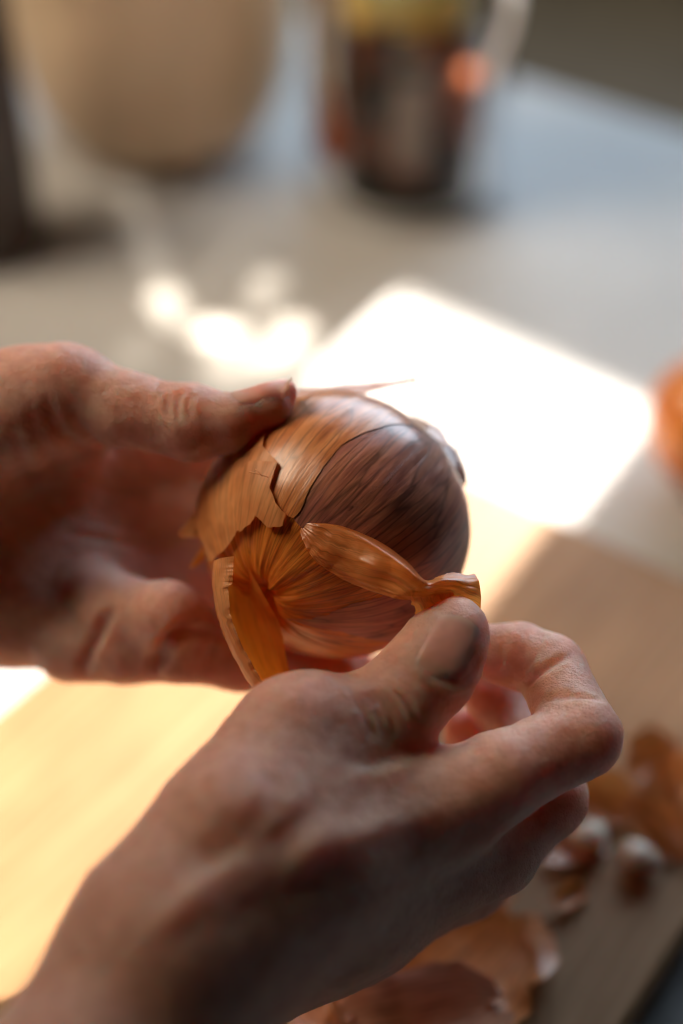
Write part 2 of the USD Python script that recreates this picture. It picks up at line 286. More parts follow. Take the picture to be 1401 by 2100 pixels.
def hand_mesh(chains, creases, bumps=(), h=.0009, lo=None, hi=None):
    allb = [b for c, _ in chains for b in c]
    LO = np.min([np.minimum(b[0] - b[2], b[1] - b[3]) for b in allb], 0) - .006; HI = np.max([np.maximum(b[0] + b[2], b[1] + b[3]) for b in allb], 0) + .006
    if lo is not None: LO = np.maximum(LO, lo)
    if hi is not None: HI = np.minimum(HI, hi)
    f = Field(LO, HI, h)
    for c, k in chains: f.put(c, k / 1000)
    V, F = f.mesh(); V = relax(V, F, 6); N = normals(V, F)
    # gentle unevenness of flesh, then creases cut where the photograph shows them
    V = V + N * ((fbm(V * 90, 3, 5) - .5) * .0013 + (fbm(V * 420, 2, 6) - .5) * .00035)[:, None]
    tm = trimesh.Trimesh(V, F, process=False); disp = np.zeros(len(V))
    for poly, wd, dp in creases:
        q = spline([(x, y) for x, y in poly], 60) if len(poly) > 2 else np.linspace(poly[0], poly[1], 60)
        o = np.tile(CAM, (len(q), 1)); d = np.array([ray(*z) for z in q])
        loc, ri, _ = tm.ray.intersects_location(o, d, multiple_hits=False)
        if not len(loc): continue
        order = np.argsort(ri); loc, ri = loc[order], ri[order]; fade = np.sin(np.pi * np.clip((ri + .5) / len(q), 0, 1)) ** .6
        dist, near = cKDTree(loc).query(V, distance_upper_bound=.012); ok = np.isfinite(dist)
        a = np.zeros(len(V)); a[ok] = fade[near[ok]]; r = np.where(ok, dist, 1) / (wd / 1000)
        disp += a * dp / 1000 * (-np.exp(-r * r) + .22 * np.exp(-(r - 2.0) ** 2 / .8))
    for (x, y, r, amt) in bumps:
        loc, ri, _ = tm.ray.intersects_location([CAM], [ray(x, y)], multiple_hits=False)
        if len(loc): disp += amt / 1000 * np.exp(-(np.linalg.norm(V - loc[0], axis=1) / (r / 1000)) ** 2)
    V = V + N * disp[:, None]
    return V, F
def nail_mesh(c, u, n, w, l, R, n1=26, n2=22, tip=.25):
    u = u / np.linalg.norm(u); n = n - u * (n @ u); n /= np.linalg.norm(n); s = np.cross(u, n)
    t = np.linspace(-1, 1, n1); v = np.linspace(-1, 1, n2); tt, vv = np.meshgrid(t, v, indexing='ij')
    top = 1 - tip * vv ** 2; bot = 1 - .30 * vv ** 2                    # rounded ends
    y = np.where(tt > 0, tt * top, tt * bot) * l / 2
    ang = vv * (w / 2) / R
    edge = np.maximum(np.abs(vv), np.abs(tt)) ** 8
    lift = .0002 - .0006 * np.maximum(np.abs(vv), np.clip(-tt, 0, 1)) ** 6 - .0008 * np.clip(tt - .2, 0, 1) ** 2
    X = c + y[..., None] * u + (R * np.sin(ang))[..., None] * s + ((R * (np.cos(ang) - 1)) + lift)[..., None] * n
    return X.reshape(-1, 3), grid_faces(n1, n2)

def seat(nail, V, F, n, lift=.00028):
    X, f = nail; n = n / np.linalg.norm(n); tm = trimesh.Trimesh(V, F, process=False); k = int(round(len(X) / 22))
    loc, ri, _ = tm.ray.intersects_location(X + n * .012, np.tile(-n, (len(X), 1)), multiple_hits=False)
    h = np.full(len(X), np.nan); h[ri] = ((loc - X[ri]) @ n); h = np.where(np.isnan(h) | (np.abs(h) > .0055), 0, h).reshape(-1, 22)
    for _ in range(6): h[1:-1] = (h[:-2] + 2 * h[1:-1] + h[2:]) / 4; h[:, 1:-1] = (h[:, :-2] + 2 * h[:, 1:-1] + h[:, 2:]) / 4
    a, b = np.meshgrid(np.linspace(-1, 1, h.shape[0]), np.linspace(-1, 1, 22), indexing='ij'); e = np.maximum(np.abs(b), np.where(a < 0, -a, 0)) ** 6
    return X + n * (h + lift - (lift + .0005) * e).reshape(-1, 1), f
NUV = np.stack(np.meshgrid(np.linspace(0, 1, 26), np.linspace(0, 1, 22), indexing='ij')[::-1], -1).reshape(-1, 2)
def cdir(x, y, z): v = RT * x + UP * y - FW * z; return v / np.linalg.norm(v)     # right, up, towards the camera

# left hand: palm to the camera, fingers to the right behind the onion, thumb over its top
L_CH = [
    (C([(-420, 1120, -22, 27), (-150, 1060, -26, 20), (120, 1000, -32, 14)], 10), 0),                      # wrist and palm core
    (C([(-420, 1180, -24, 25), (-60, 1205, -22, 16), (140, 1285, -18, 12)], 10), 14),                    # little-finger edge
    (C([(-150, 1080, -28, 15), (150, 1150, -30, 11.5)], 10), 12),
    (C([(0, 985, -36, 17), (430, 1000, -52, 15)], 10, [(FW, 1.5)]), 16), (C([(0, 1110, -33, 17), (430, 1120, -50, 15)], 10, [(FW, 1.5)]), 16), (C([(40, 1215, -24, 14), (420, 1230, -40, 12)], 10, [(FW, 1.3)]), 14), (C([(300, 1060, -58, 14), (600, 1080, -60, 12)], 10, [(FW, 1.3)]), 6), (C([(300, 1180, -52, 14), (600, 1200, -56, 12)], 10, [(FW, 1.3)]), 6),
    (C([(-150, 980, -30, 15), (150, 890, -36, 11)], 10), 12),
    (C([(-420, 1000, -16, 24), (-150, 900, -2, 18), (60, 830, 6, 12.5), (140, 802, 8, 10)], 9), 13),       # thumb base
    (C([(40, 900, -14, 8), (190, 860, -6, 6.0), (150, 930, -26, 8)], 8), 9),                                # web
    (C([(140, 800, 8, 9.6), (262, 842, 12, 8.5), (395, 868, 15, 8.6), (470, 867, 17, 6.4), (555, 831, 17, 4.6), (587, 804, 16, 3.1)], 3), 5),
    (C([(130, 905, -34, 11.5), (420, 925, -44, 9.6), (600, 960, -50, 8), (730, 1010, -48, 7)], 4), 6),
    (C([(120, 1030, -35, 11.8), (420, 1050, -47, 10.), (610, 1090, -52, 8.8), (760, 1160, -48, 7.4)], 4), 5),
    (C([(130, 1200, -26, 11.5), (245, 1262, -8, 9.4), (345, 1268, 4, 8.4), (425, 1318, -4, 7.6), (560, 1360, -22, 7), (700, 1382, -22, 6.4), (775, 1400, -16, 6.2)], 3), 3),
    (C([(150, 1325, -13, 9.6), (265, 1326, -6, 9.), (372, 1332, -2, 7.9), (480, 1358, -6, 6.6), (590, 1390, -12, 6.2), (700, 1392, -10, 5.6)], 2.5), 2.5),
]
L_CR = [([(372, 803), (362, 830), (372, 862)], .9, 1.2), ([(350, 808), (343, 835), (352, 858)], .8, .9), ([(392, 808), (384, 832), (392, 856)], .8, .8),
        ([(150, 850), (185, 895), (250, 925)], 1.3, 1.0), ([(90, 830), (130, 890), (190, 935)], 1.4, .7), ([(60, 840), (90, 920), (120, 980)], 1.5, .6), ([(20, 860), (45, 940), (60, 1010)], 1.5, .5),
        ([(130, 960), (220, 1000), (330, 1010)], 1.2, .7), ([(120, 1090), (240, 1110), (350, 1130)], 1.2, .7), ([(235, 1240), (195, 1310), (165, 1390)], 1.6, 1.6),
        ([(400, 1268), (350, 1310), (312, 1390)], 1.6, 2.0), ([(330, 1322), (390, 1296), (460, 1305)], 1.3, 1.2), ([(455, 1290), (435, 1340), (425, 1395)], 1., .8)]
lv, lf = hand_mesh(L_CH, L_CR, [(130, 745, 9, 1.0)], lo=P(-400, 1050, -5) + np.array([-.0, -1, -1]))
LHAND = thing('hand', 'left hand with palm turned up, cradling the onion with its thumb on top', 'hand', loc=P(100, 1100, 0))
part(LHAND, 'skin', (lv, lf), M_SKIN)
part(LHAND, 'thumb_nail', seat(nail_mesh(P(548, 832, 17) + cdir(-.30, .80, .52) * .0056, P(604, 771, 16.5) - P(482, 815, 17.5), cdir(-.30, .80, .52), .0088, .0150, .0052), lv, lf, cdir(-.30, .80, .52), .00045), M_NAIL, uv=NUV)

# right hand: thumb and bent forefinger pinch the loose skin; back of the hand and wrist towards the lower left
nrm_t = cdir(-.28, .18, 1)
R_CH = [
    (C([(110, 2330, 86, 22), (340, 1985, 66, 18.5), (560, 1800, 56, 15)], 12), 0),                               # forearm, wrist
    (C([(380, 1940, 66, 17), (640, 1770, 56, 13.5), (930, 1650, 42, 10.5)], 12), 10),                             # forefinger metacarpal
    (C([(400, 1965, 56, 17), (700, 1830, 38, 14), (1000, 1742, 24, 11)], 12), 11),                            # middle
    (C([(420, 1985, 44, 16), (720, 1865, 22, 13), (950, 1795, 6, 10.5)], 12), 11),
    (C([(440, 1995, 32, 15), (720, 1890, 4, 12), (890, 1825, -10, 9.5)], 12), 11),
    (C([(370, 1880, 66, 15), (480, 1690, 60, 13.5), (595, 1515, 47, 10.5), (640, 1485, 44, 10.)], 10), 12),      # thumb metacarpal
    (C([(560, 1640, 52, 11), (760, 1610, 46, 8.5)], 8), 10),                                                     # muscle between thumb and forefinger
    (C([(610, 1500, 46, 10.2), (715, 1484, 42, 9.4), (808, 1450, 39, 10.0), (880, 1375, 37, 9.8), (920, 1315, 35, 8.6), (934, 1290, 34, 7.0)], 3.5, [None, None, (nrm_t, 1.08), (nrm_t, 1.2), (nrm_t, 1.3)]), 5),
    (C([(900, 1655, 44, 10.2), (1030, 1590, 42, 9.2), (1190, 1512, 36, 8.6), (1128, 1372, 20, 7.6), (1060, 1345, 16, 7.3), (985, 1335, 15, 6.4)], 2.5), 5),
    (C([(1000, 1742, 23, 10.), (1125, 1635, 19, 8.4), (1060, 1470, -4, 7.8), (1010, 1430, -4, 7)], 3), 4),
    (C([(950, 1795, 5, 9.8), (1065, 1705, 0, 8.2), (1030, 1560, -14, 7.4), (960, 1500, -14, 6.6)], 3), 4),
    (C([(890, 1825, -11, 9.), (985, 1785, -16, 7.6), (960, 1660, -26, 6.6), (900, 1600, -24, 6)], 3), 4),
]
R_CR = [([(756, 1420), (790, 1450), (815, 1500)], .85, 1.5), ([(772, 1412), (812, 1448), (838, 1500)], .75, 1.6), ([(790, 1402), (835, 1440), (862, 1492)], .7, 1.5), ([(740, 1425), (770, 1455), (790, 1505)], .85, 1.2), ([(724, 1430), (750, 1462), (765, 1510)], .9, .9),
        ([(805, 1392), (852, 1425), (880, 1475)], .7, .6), ([(1165, 1345), (1110, 1375), (1072, 1412)], 1.0, 1.1), ([(1140, 1435), (1190, 1428), (1240, 1438)], .9, .8), ([(1040, 1290), (1030, 1340), (1020, 1390)], .7, .35),
        ([(1100, 1440), (1150, 1425), (1180, 1415)], .8, .5), ([(1120, 1300), (1100, 1340), (1070, 1390)], .6, .3), ([(700, 1560), (780, 1560), (850, 1530)], 1.6, .7), ([(960, 1660), (760, 1700), (520, 1800), (330, 1900)], 3.2, -1.0), ([(620, 1600), (540, 1720), (400, 1830), (290, 1960)], 2.2, -.7), ([(700, 1640), (640, 1740), (560, 1860)], 2., -.5), ([(1010, 1680), (960, 1720), (920, 1760)], 3., .6), ([(868, 1330), (874, 1362), (902, 1388), (936, 1400), (968, 1378), (988, 1335)], .6, .6), ([(852, 1330), (860, 1372), (893, 1404), (938, 1418), (982, 1392), (1000, 1350)], .9, -.45)]
rv, rf = hand_mesh(R_CH, R_CR, [(620, 1440, 8, 1.0), (1010, 1640, 9, .9), (900, 1700, 14, -.9), (480, 1650, 8, .7), (560, 1760, 9, -.6), (360, 1830, 10, .6)])
RHAND = thing('hand', 'right hand seen from the back of its thumb, pinching the loose onion skin', 'hand', loc=P(600, 1800, 40))
part(RHAND, 'skin', (rv, rf), M_SKIN)
part(RHAND, 'thumb_nail', seat(nail_mesh(P(919, 1327, 43.8), P(950, 1275, 42) - P(898, 1386, 45.6), nrm_t, .0114, .0148, .0098), rv, rf, nrm_t), M_NAIL, uv=NUV)

# ------------------------------------------------------------------ the onion
OC = P(688, 1079, 0); OR = .0325
ROOT = cdir(-157, -150, 165); E1 = FW - ROOT * (FW @ ROOT); E1 /= np.linalg.norm(E1); E2 = np.cross(ROOT, E1)
def bulb_r(d):
    ct = np.clip(d @ ROOT, -1, 1); th = np.arccos(ct); ph = np.arctan2(d @ E2, d @ E1)
    r = OR * (1 - .02 * ct ** 2)
    fold = (fbm(np.stack([np.cos(ph) * 3.2, np.sin(ph) * 3.2, th * 1.5], -1), 3, 3) - .5)
    r = r - .0036 * np.exp(-(th / .15) ** 2) - .0018 * np.exp(-(th / .42) ** 2) + fold * .0018 * np.exp(-((th - .16) / .28) ** 2)
    r = r + .0115 * np.exp(-((np.pi - th) / .30) ** 2)                       # neck
    r = r + (fbm(d * 1.7 + 4., 2, 21) - .5) * .0022
    r = r + (fbm(np.stack([np.cos(ph) * 14, np.sin(ph) * 14, th * 2], -1), 2, 9) - .5) * .00035 + fold * .0006
    return r, th, ph
def on_bulb(d, off=0.):
    r, th, ph = bulb_r(d); return OC + d * (r + off)[..., None], np.stack([(ph + np.pi) / (2 * np.pi) % 1, th / np.pi], -1)
ONION = thing('onion', 'large brown-skinned onion being peeled between the two hands', 'onion', loc=OC)
def bulb_mesh(nt=260, npn=520):
    t = np.linspace(.0004, np.pi - .0004, nt); p = np.linspace(-np.pi, np.pi, npn)
    tt, pp = np.meshgrid(t, p, indexing='ij')
    d = np.cos(tt)[..., None] * ROOT + (np.sin(tt) * np.cos(pp + np.pi))[..., None] * E1 + (np.sin(tt) * np.sin(pp + np.pi))[..., None] * E2
    X, uv = on_bulb(d.reshape(-1, 3)); uv[:, 0] = ((pp + np.pi) / (2 * np.pi)).ravel()
    return X, grid_faces(nt, npn)[:, ::-1], uv
bx_, bf_, buv_ = bulb_mesh()
part(ONION, 'bulb', (bx_, bf_), M_BULB, uv=buv_)

VD = (CAM - OC) / np.linalg.norm(CAM - OC); VX = np.cross(UP, VD); VX /= np.linalg.norm(VX); VY = np.cross(VD, VX)
OPX = OR / .345 * FOC                                       # the bulb's radius in photograph pixels
def chart(x, y):                                            # photograph pixel -> equidistant chart round the viewing direction; beyond the outline it goes round the back
    q = np.array([(x - 688) / OPX, -(y - 1079) / OPX]); r = np.linalg.norm(q)
    a = math.asin(min(r, .999)) if r < .985 else math.asin(.985) + (r - .985) * 2.2
    return q / max(r, 1e-9) * a
def patch(poly, off, step=.022, jag=.012, jscale=9., curl=0., seed=1, smooth_sides=(), rip=.0):
    q = np.array([chart(*p) for p in poly]); n = len(q); out = []
    for i in range(n):
        a, b = q[i], q[(i + 1) % n]; m = max(2, int(np.linalg.norm(b - a) / (step * .5))); t = np.arange(m)[:, None] / m; s = a + (b - a) * t
        nv = np.array([-(b - a)[1], (b - a)[0]]); nv = nv / max(np.linalg.norm(nv), 1e-9)
        w = 0 if i in smooth_sides else jag
        s = s + nv * ((fbm(np.c_[s * jscale, np.zeros(m)], 4, seed) - .5) * 2 * w * np.minimum(1, 4 * np.minimum(t[:, 0], 1 - t[:, 0]) + .15))[:, None]
        out.append(s)
    bd = np.vstack(out); pg = Polygon(bd).buffer(0)
    if pg.geom_type != 'Polygon': pg = max(pg.geoms, key=lambda g: g.area)
    x0, y0, x1, y1 = pg.bounds; gx_, gy_ = np.meshgrid(np.arange(x0, x1, step), np.arange(y0, y1, step)); g = np.c_[gx_.ravel(), gy_.ravel()]
    inner = pg.buffer(-step * .45); g = g[contains_xy(inner, g[:, 0], g[:, 1])]
    rim = np.array(pg.exterior.coords)[:-1]; pts = np.vstack([rim, g]); tri = Delaunay(pts).simplices; cen = pts[tri].mean(1); tri = tri[contains_xy(pg, cen[:, 0], cen[:, 1])]
    ang = np.linalg.norm(pts, axis=1); dr = pts / np.maximum(ang, 1e-9)[:, None]
    d = np.cos(ang)[:, None] * VD + np.sin(ang)[:, None] * (dr[:, :1] * VX + dr[:, 1:] * VY)
    de, _ = cKDTree(rim).query(pts); e = np.exp(-de / .06)
    lift = off + curl * e * (.35 + 1.3 * fbm(np.c_[pts * 5, np.zeros(len(pts))], 2, seed + 7)) + rip * (fbm(np.c_[pts * 9, np.zeros(len(pts))], 3, seed + 3) - .4)
    X, uv = on_bulb(d, lift)
    c = np.cross(X[tri[:, 1]] - X[tri[:, 0]], X[tri[:, 2]] - X[tri[:, 0]]); fl = ((c * d[tri[:, 0]]).sum(1) < 0); tri[fl] = tri[fl][:, ::-1]
    return X, tri, uv
def skin_patch(name, m, poly, off, label=None, **kw):
    X, f, uv = patch(poly, off, **kw); part(ONION, name, (X, f), m, uv=uv, label=label)
# dark purple-brown layer over the upper right, and its lower tongue
skin_patch('purple_skin', M_PURPLE, [(608, 1066), (625, 1020), (690, 930), (740, 850), (800, 780), (900, 760), (1010, 850), (1040, 1000), (1010, 1180), (940, 1290), (872, 1300), (850, 1240), (760, 1200), (670, 1130)], .00018, jag=.006, seed=11, label='dark purple-brown layer of skin')
skin_patch('purple_skin', M_PURPLE, [(575, 1264), (640, 1262), (720, 1225), (800, 1205), (880, 1235), (905, 1290), (850, 1312), (770, 1300), (700, 1282), (640, 1276)], .00014, jag=.02, jscale=14, seed=12)
# golden brown outer skin over the top
skin_patch('brown_skin', M_TAN, [(608, 1064), (576, 1050), (520, 1020), (470, 990), (430, 900), (470, 790), (560, 720), (690, 700), (820, 730), (940, 800), (960, 860), (915, 915), (880, 895), (845, 880), (795, 882), (745, 898), (700, 925), (665, 968), (640, 1010), (622, 1050)], .00027, jag=.007, seed=13, curl=.0001, label='golden brown outer skin with a torn edge')
# loose papery piece at the left
skin_patch('papery_skin', M_PAPER, [(562, 868), (553, 930), (583, 962), (568, 1008), (580, 1038), (597, 1058), (590, 1079), (562, 1081), (541, 1060), (528, 1076), (502, 1088), (478, 1120), (446, 1152), (432, 1110), (412, 1060), (402, 1000), (410, 940), (450, 880), (520, 830)], .0009, jag=.009, jscale=26, seed=14, curl=.0003, rip=.0005, label='loose papery piece with a ragged edge')
skin_patch('papery_skin', M_PAPER, [(500, 985), (530, 960), (583, 962), (568, 1008), (580, 1038), (597, 1058), (590, 1079), (562, 1081), (541, 1060), (528, 1076), (508, 1090), (497, 1050), (488, 1020)], .0013, jag=.008, jscale=26, seed=15, curl=.0002)

def sheet(rows, n=70, m=30, rough=.0002, jag=.0006, seed=1, us=.16, vs=.35, soft=3, lin=False, crinkle=0.):
    """A smooth thin sheet through a table of (x, y, d) points, with ragged side edges."""
    R = np.array([[P(*p) for p in r] for r in rows]); a, b = R.shape[:2]
    R = (np.moveaxis(np.array([[np.interp(np.linspace(0, b - 1, m), np.arange(b), R[i, :, c]) for c in range(3)] for i in range(a)]), 1, 2) if lin else PchipInterpolator(np.arange(b), R, axis=1)(np.linspace(0, b - 1, m))); R = PchipInterpolator(np.arange(a), R, axis=0)(np.linspace(0, a - 1, n))
    for _ in range(soft): R[1:-1] = .5 * R[1:-1] + .25 * (R[:-2] + R[2:]); R[:, 1:-1] = .5 * R[:, 1:-1] + .25 * (R[:, :-2] + R[:, 2:])
    side = (R[:, 1] - R[:, 0]); side /= np.maximum(np.linalg.norm(side, axis=1, keepdims=True), 1e-9); k = np.arange(n)
    ja = (fbm(np.c_[k * .33, k * 0, k * 0 + seed], 3, seed) - .5) * 2 * jag; jb = (fbm(np.c_[k * .33, k * 0, k * 0 + seed + 5], 3, seed + 2) - .5) * 2 * jag
    w = np.linspace(0, 1, m); tp = np.minimum(1, 8 * np.minimum(k, n - 1 - k) / n); ja, jb = ja * tp, jb * tp
    R = R + side[:, None] * (ja[:, None] * (1 - w) ** 6 + jb[:, None] * w ** 6)[..., None]
    dn = (fbm(R * 260, 3, seed + 4) - .5) * 2 * rough
    dn = dn + (fbm(np.stack(np.broadcast_arrays(w[None, :] * 16, np.linspace(0, 1, n)[:, None] * 5, 0. * w[None, :] + seed), -1), 3, seed + 9) - .5) * 2.2 * rough * np.minimum(1.2, np.linalg.norm(R[:, -1] - R[:, 0], axis=1) / .011)[:, None] + (np.abs(fbm(R * 150, 2, seed + 6) - .5) * 2) * crinkle
    R = R - FW * (dn * tp[:, None])[..., None]
    uu = np.cumsum(np.r_['1', np.zeros((n, 1)), np.linalg.norm(np.diff(R, axis=1), axis=2)], 1); uu = .5 + (uu - uu[:, -1:] / 2) / .016 * us; vv = np.repeat(np.linspace(0, vs, n)[:, None], m, 1)
    return R.reshape(-1, 3), grid_faces(n, m), np.stack([uu, vv], -1).reshape(-1, 2) + seed * .013
def sheet_part(parent, name, look, rows, label=None, **kw):
    X, f, uv = sheet(rows, **kw); return part(parent, name, (X, f), look, uv=uv, label=label)
# skin flap pulled off towards the right thumb
sheet_part(ONION, 'peeled_flap', M_FLAP, [
    [(611, 1068, 29), (611.5, 1069, 29.4), (612, 1070, 29.6), (612, 1071, 29.6), (612, 1072, 29.2)],
    [(640, 1067, 30.5), (641, 1073, 31.6), (636, 1088, 32), (629, 1102, 32), (622, 1110, 31.8)],
    [(682, 1071, 30.5), (690, 1080, 33.0), (672, 1106, 33.6), (655, 1136, 33.6), (645, 1148, 33.2)],
    [(730, 1085, 30), (736, 1099, 35), (714, 1132, 34.6), (692, 1160, 34.2), (677, 1173, 33)],
    [(785, 1110, 28), (788, 1130, 37.5), (764, 1160, 37), (740, 1190, 36), (726, 1199, 34)],
    [(828, 1144, 27), (832, 1160, 39), (812, 1184, 38), (788, 1208, 37), (776, 1217, 36)],
    [(862, 1181, 29), (866, 1189, 39), (850, 1206, 38.5), (832, 1222, 38), (826, 1230, 37)],
    [(880, 1190, 34), (883, 1196, 37), (874, 1208, 38.5), (862, 1224, 37), (858, 1231, 36)],
    [(904, 1180, 33), (906, 1190, 36), (902, 1206, 35), (898, 1222, 36), (895, 1232, 33)],
    [(930, 1175, 31), (933, 1190, 34.5), (930, 1208, 33), (928, 1230, 34), (925, 1242, 31)],
    [(958, 1178, 30), (961, 1192, 32), (962, 1212, 33.5), (960, 1240, 31.5), (957, 1256, 29)],
    [(974, 1176, 29), (983, 1192, 31), (987, 1222, 31), (986, 1252, 29), (982, 1285, 27)]], label='torn flap of skin twisted under the thumb', seed=2, n=150, m=50, rough=.0004, jag=.0007, soft=2, lin=True, crinkle=.0006)
sheet_part(ONION, 'peeled_flap', M_FLAP, [
    [(842, 1230, 36), (868, 1224, 37.5), (900, 1218, 36), (930, 1215, 34)],
    [(852, 1252, 35), (878, 1248, 36), (908, 1246, 35), (940, 1245, 32)],
    [(868, 1288, 33), (894, 1284, 34), (925, 1282, 32), (950, 1282, 29)],
    [(896, 1322, 30), (912, 1320, 30), (935, 1318, 29), (955, 1316, 27)]], seed=3, n=40, m=26)
# strip hanging from the root at the lower left, its pale edge turned over
sheet_part(ONION, 'hanging_strip', M_CURL, [
    [(440, 1150, 26), (446, 1150, 19), (474, 1140, 15), (492, 1134, 19)],
    [(437, 1205, 26), (458, 1203, 17), (496, 1196, 14), (524, 1190, 22)],
    [(445, 1256, 27), (472, 1254, 16), (520, 1246, 14), (552, 1240, 22)],
    [(460, 1303, 27), (494, 1302, 16), (546, 1294, 14), (576, 1288, 19)],
    [(485, 1356, 27), (518, 1352, 17), (562, 1346, 14), (586, 1340, 17)],
    [(509, 1396, 27), (538, 1392, 18), (574, 1386, 15), (593, 1378, 17)],
    [(542, 1438, 27), (556, 1430, 22), (572, 1420, 18), (592, 1408, 18)]], seed=4, n=90, m=40, jag=.0008, label='curled amber strip hanging from the root')
sheet_part(ONION, 'strip_edge', M_PAPER, [
    [(439, 1150, 25.5), (446, 1147, 29), (462, 1143, 30.5), (480, 1141, 31)],
    [(436, 1172, 26), (443, 1171, 30), (462, 1169, 31), (478, 1168, 31.5)],
    [(435, 1196, 26), (442, 1195, 30), (458, 1194, 31.5), (477, 1194, 32)],
    [(437, 1214, 26), (444, 1213, 30), (455, 1211, 31.5), (468, 1207, 32)],
    [(444, 1256, 26.5), (451, 1254, 30.5), (461, 1252, 31.5), (471, 1250, 32)],
    [(459, 1303, 26.5), (466, 1300, 30.5), (475, 1297, 31.5), (483, 1293, 32)],
    [(484, 1357, 26.5), (490, 1353, 30), (500, 1349, 31), (508, 1344, 31.5)],
    [(508, 1397, 26.5), (514, 1393, 29.5), (522, 1389, 30.5), (530, 1384, 31)],
    [(541, 1439, 26.5), (544, 1436, 28.5), (548, 1432, 29), (553, 1428, 29.5)]], seed=5, n=110, m=24, jag=.0011, rough=.00015, label='pale turned-over edge of the hanging strip')
# little torn tips at the left and top
def tip(name, pts, m, seed): sheet_part(ONION, name, m, pts, seed=seed, n=30, m=12, jag=.0005)
tip('torn_tip', [[(430, 1030, 6), (432, 1060, 8), (436, 1090, 8)], [(398, 1058, 4), (400, 1078, 6), (408, 1100, 6)], [(366, 1092, 3), (368, 1097, 4), (372, 1102, 3)]], M_PAPER, 5)
tip('torn_tip', [[(420, 1110, 6), (428, 1120, 7), (434, 1130, 8)], [(404, 1138, 4), (412, 1142, 5), (420, 1146, 5)], [(388, 1162, 2), (391, 1165, 2), (394, 1166, 2)]], M_CURL, 6)
tip('torn_tip', [[(600, 836, 6), (606, 815, 3), (612, 800, -1)], [(680, 820, 6), (686, 806, 2), (690, 790, -2)], [(742, 808, 3), (746, 800, 1), (748, 786, -2)], [(790, 796, 1), (792, 790, 0), (794, 782, -2)], [(822, 789, 0), (824, 785, -1), (825, 778, -2)], [(855, 783, -1), (856, 779, -2), (857, 774, -2)]], M_TAN, 7)
tip('torn_tip', [[(872, 880, -4), (890, 905, 0), (905, 918, 3)], [(886, 872, -6), (900, 895, -3), (914, 914, 0)], [(900, 874, -9), (912, 888, -6), (920, 908, -3)]], M_TAN, 8)
tip('torn_tip', [[(905, 905, -6), (925, 960, 2), (930, 1010, 4)], [(928, 912, -9), (944, 955, -2), (946, 1000, -1)], [(940, 925, -12), (956, 962, -6), (959, 992, -5)]], M_PURPLE, 9)
def fibre(parent, pts, r, m):
    c = spline([P(*p) for p in pts], 24); rr = np.linspace(r, r * .4, 24); a = np.linspace(0, 2 * np.pi, 6, endpoint=False); t = np.gradient(c, axis=0); t /= np.linalg.norm(t, axis=1, keepdims=True)
    s = np.cross(t, FW); s /= np.linalg.norm(s, axis=1, keepdims=True); o = np.cross(t, s)
    v = c[:, None] + rr[:, None, None] * (np.cos(a)[None, :, None] * s[:, None] + np.sin(a)[None, :, None] * o[:, None])
    part(parent, 'root_fibre', (v.reshape(-1, 3), grid_faces(24, 6, True)), m)
fibre(ONION, [(512, 968, 30), (530, 972, 31), (552, 980, 31)], .00016, M_PAPER); fibre(ONION, [(524, 962, 30), (532, 970, 31), (540, 980, 31)], .00013, M_PAPER)
fibre(ONION, [(940, 930, -8), (946, 890, -9), (952, 868, -9), (975, 855, -10)], .00013, M_PAPER)

# ------------------------------------------------------------------ things on the table behind
def place(mesh, loc): return (np.asarray(mesh[0]) + np.asarray(loc), mesh[1])
def lumps(parent, name, m, spots, seed):
    for i, (c, r, sq) in enumerate(spots):
        s = trimesh.creation.icosphere(3, 1.); v = np.asarray(s.vertices); v = v * (1 + .35 * (fbm(v * 1.6 + i * 3.1, 3, seed + i) - .5))[:, None] * np.array(sq) * r + c
        part(parent, name, (v, s.faces), m)
jc = T(832, 374); jc[2] = 0; JR = .049
JAR = thing('glass_jar', 'glass jar of dark and red dried fruit on the far side of the table', 'jar', loc=jc)
prof = [(0, .003), (JR - .006, .003), (JR - .001, .007), (JR, .014), (JR, .165), (JR - .008, .180), (JR - .008, .195), (JR - .0105, .195), (JR - .0105, .180), (JR - .0025, .164), (JR - .0025, .014), (JR - .006, .0065), (0, .006)]
part(JAR, 'glass', place(lathe(prof, 96), jc), M_GLASS)
rng = np.random.default_rng(4)
sp = []
cv = np.asarray(spline([(0, .0075), (.036, .0075), (.0405, .014), (.0415, .03), (.038, .060), (.034, .085), (.02, .092), (0, .093)], 50)); core = lathe(cv, 80); cw = np.asarray(core[0]); cw[:, :2] *= (1.0 - .16 * fbm(cw * 130, 2, 8))[:, None]
part(JAR, 'dark_fruit', (cw + jc, core[1]), M_PRUNE)
lumps(JAR, 'red_fruit', M_RED, [(jc + np.array(p[:3]), p[3], (1, .7, 1.35)) for p in ((.019, -.035, .070, .0125), (.024, -.033, .052, .010), (.012, -.036, .088, .010), (-.032, -.029, .040, .0115), (-.034, -.026, .058, .009), (-.002, -.041, .036, .010), (-.014, -.038, .042, .008), (-.020, -.034, .085, .009))], 60)
gold = [(x, y, .104) for x in (-.020, -.004, .012) for y in (-.030, -.012, .010, .028)]
dj = jc + np.array([(JR + .004) * math.cos(-.91), (JR + .004) * math.sin(-.91), .104])
tc_ = spline([dj + np.array(q) for q in ((0, 0, -.03), (.006, 0, -.012), (.009, 0, .004), (.006, 0, .02), (0, 0, .03))], 40); tn = np.gradient(tc_, axis=0); tn /= np.linalg.norm(tn, axis=1, keepdims=True); an = np.linspace(0, 2 * np.pi, 12, endpoint=False); ts = np.cross(tn, [0, 1., 0]); to = np.cross(tn, ts)
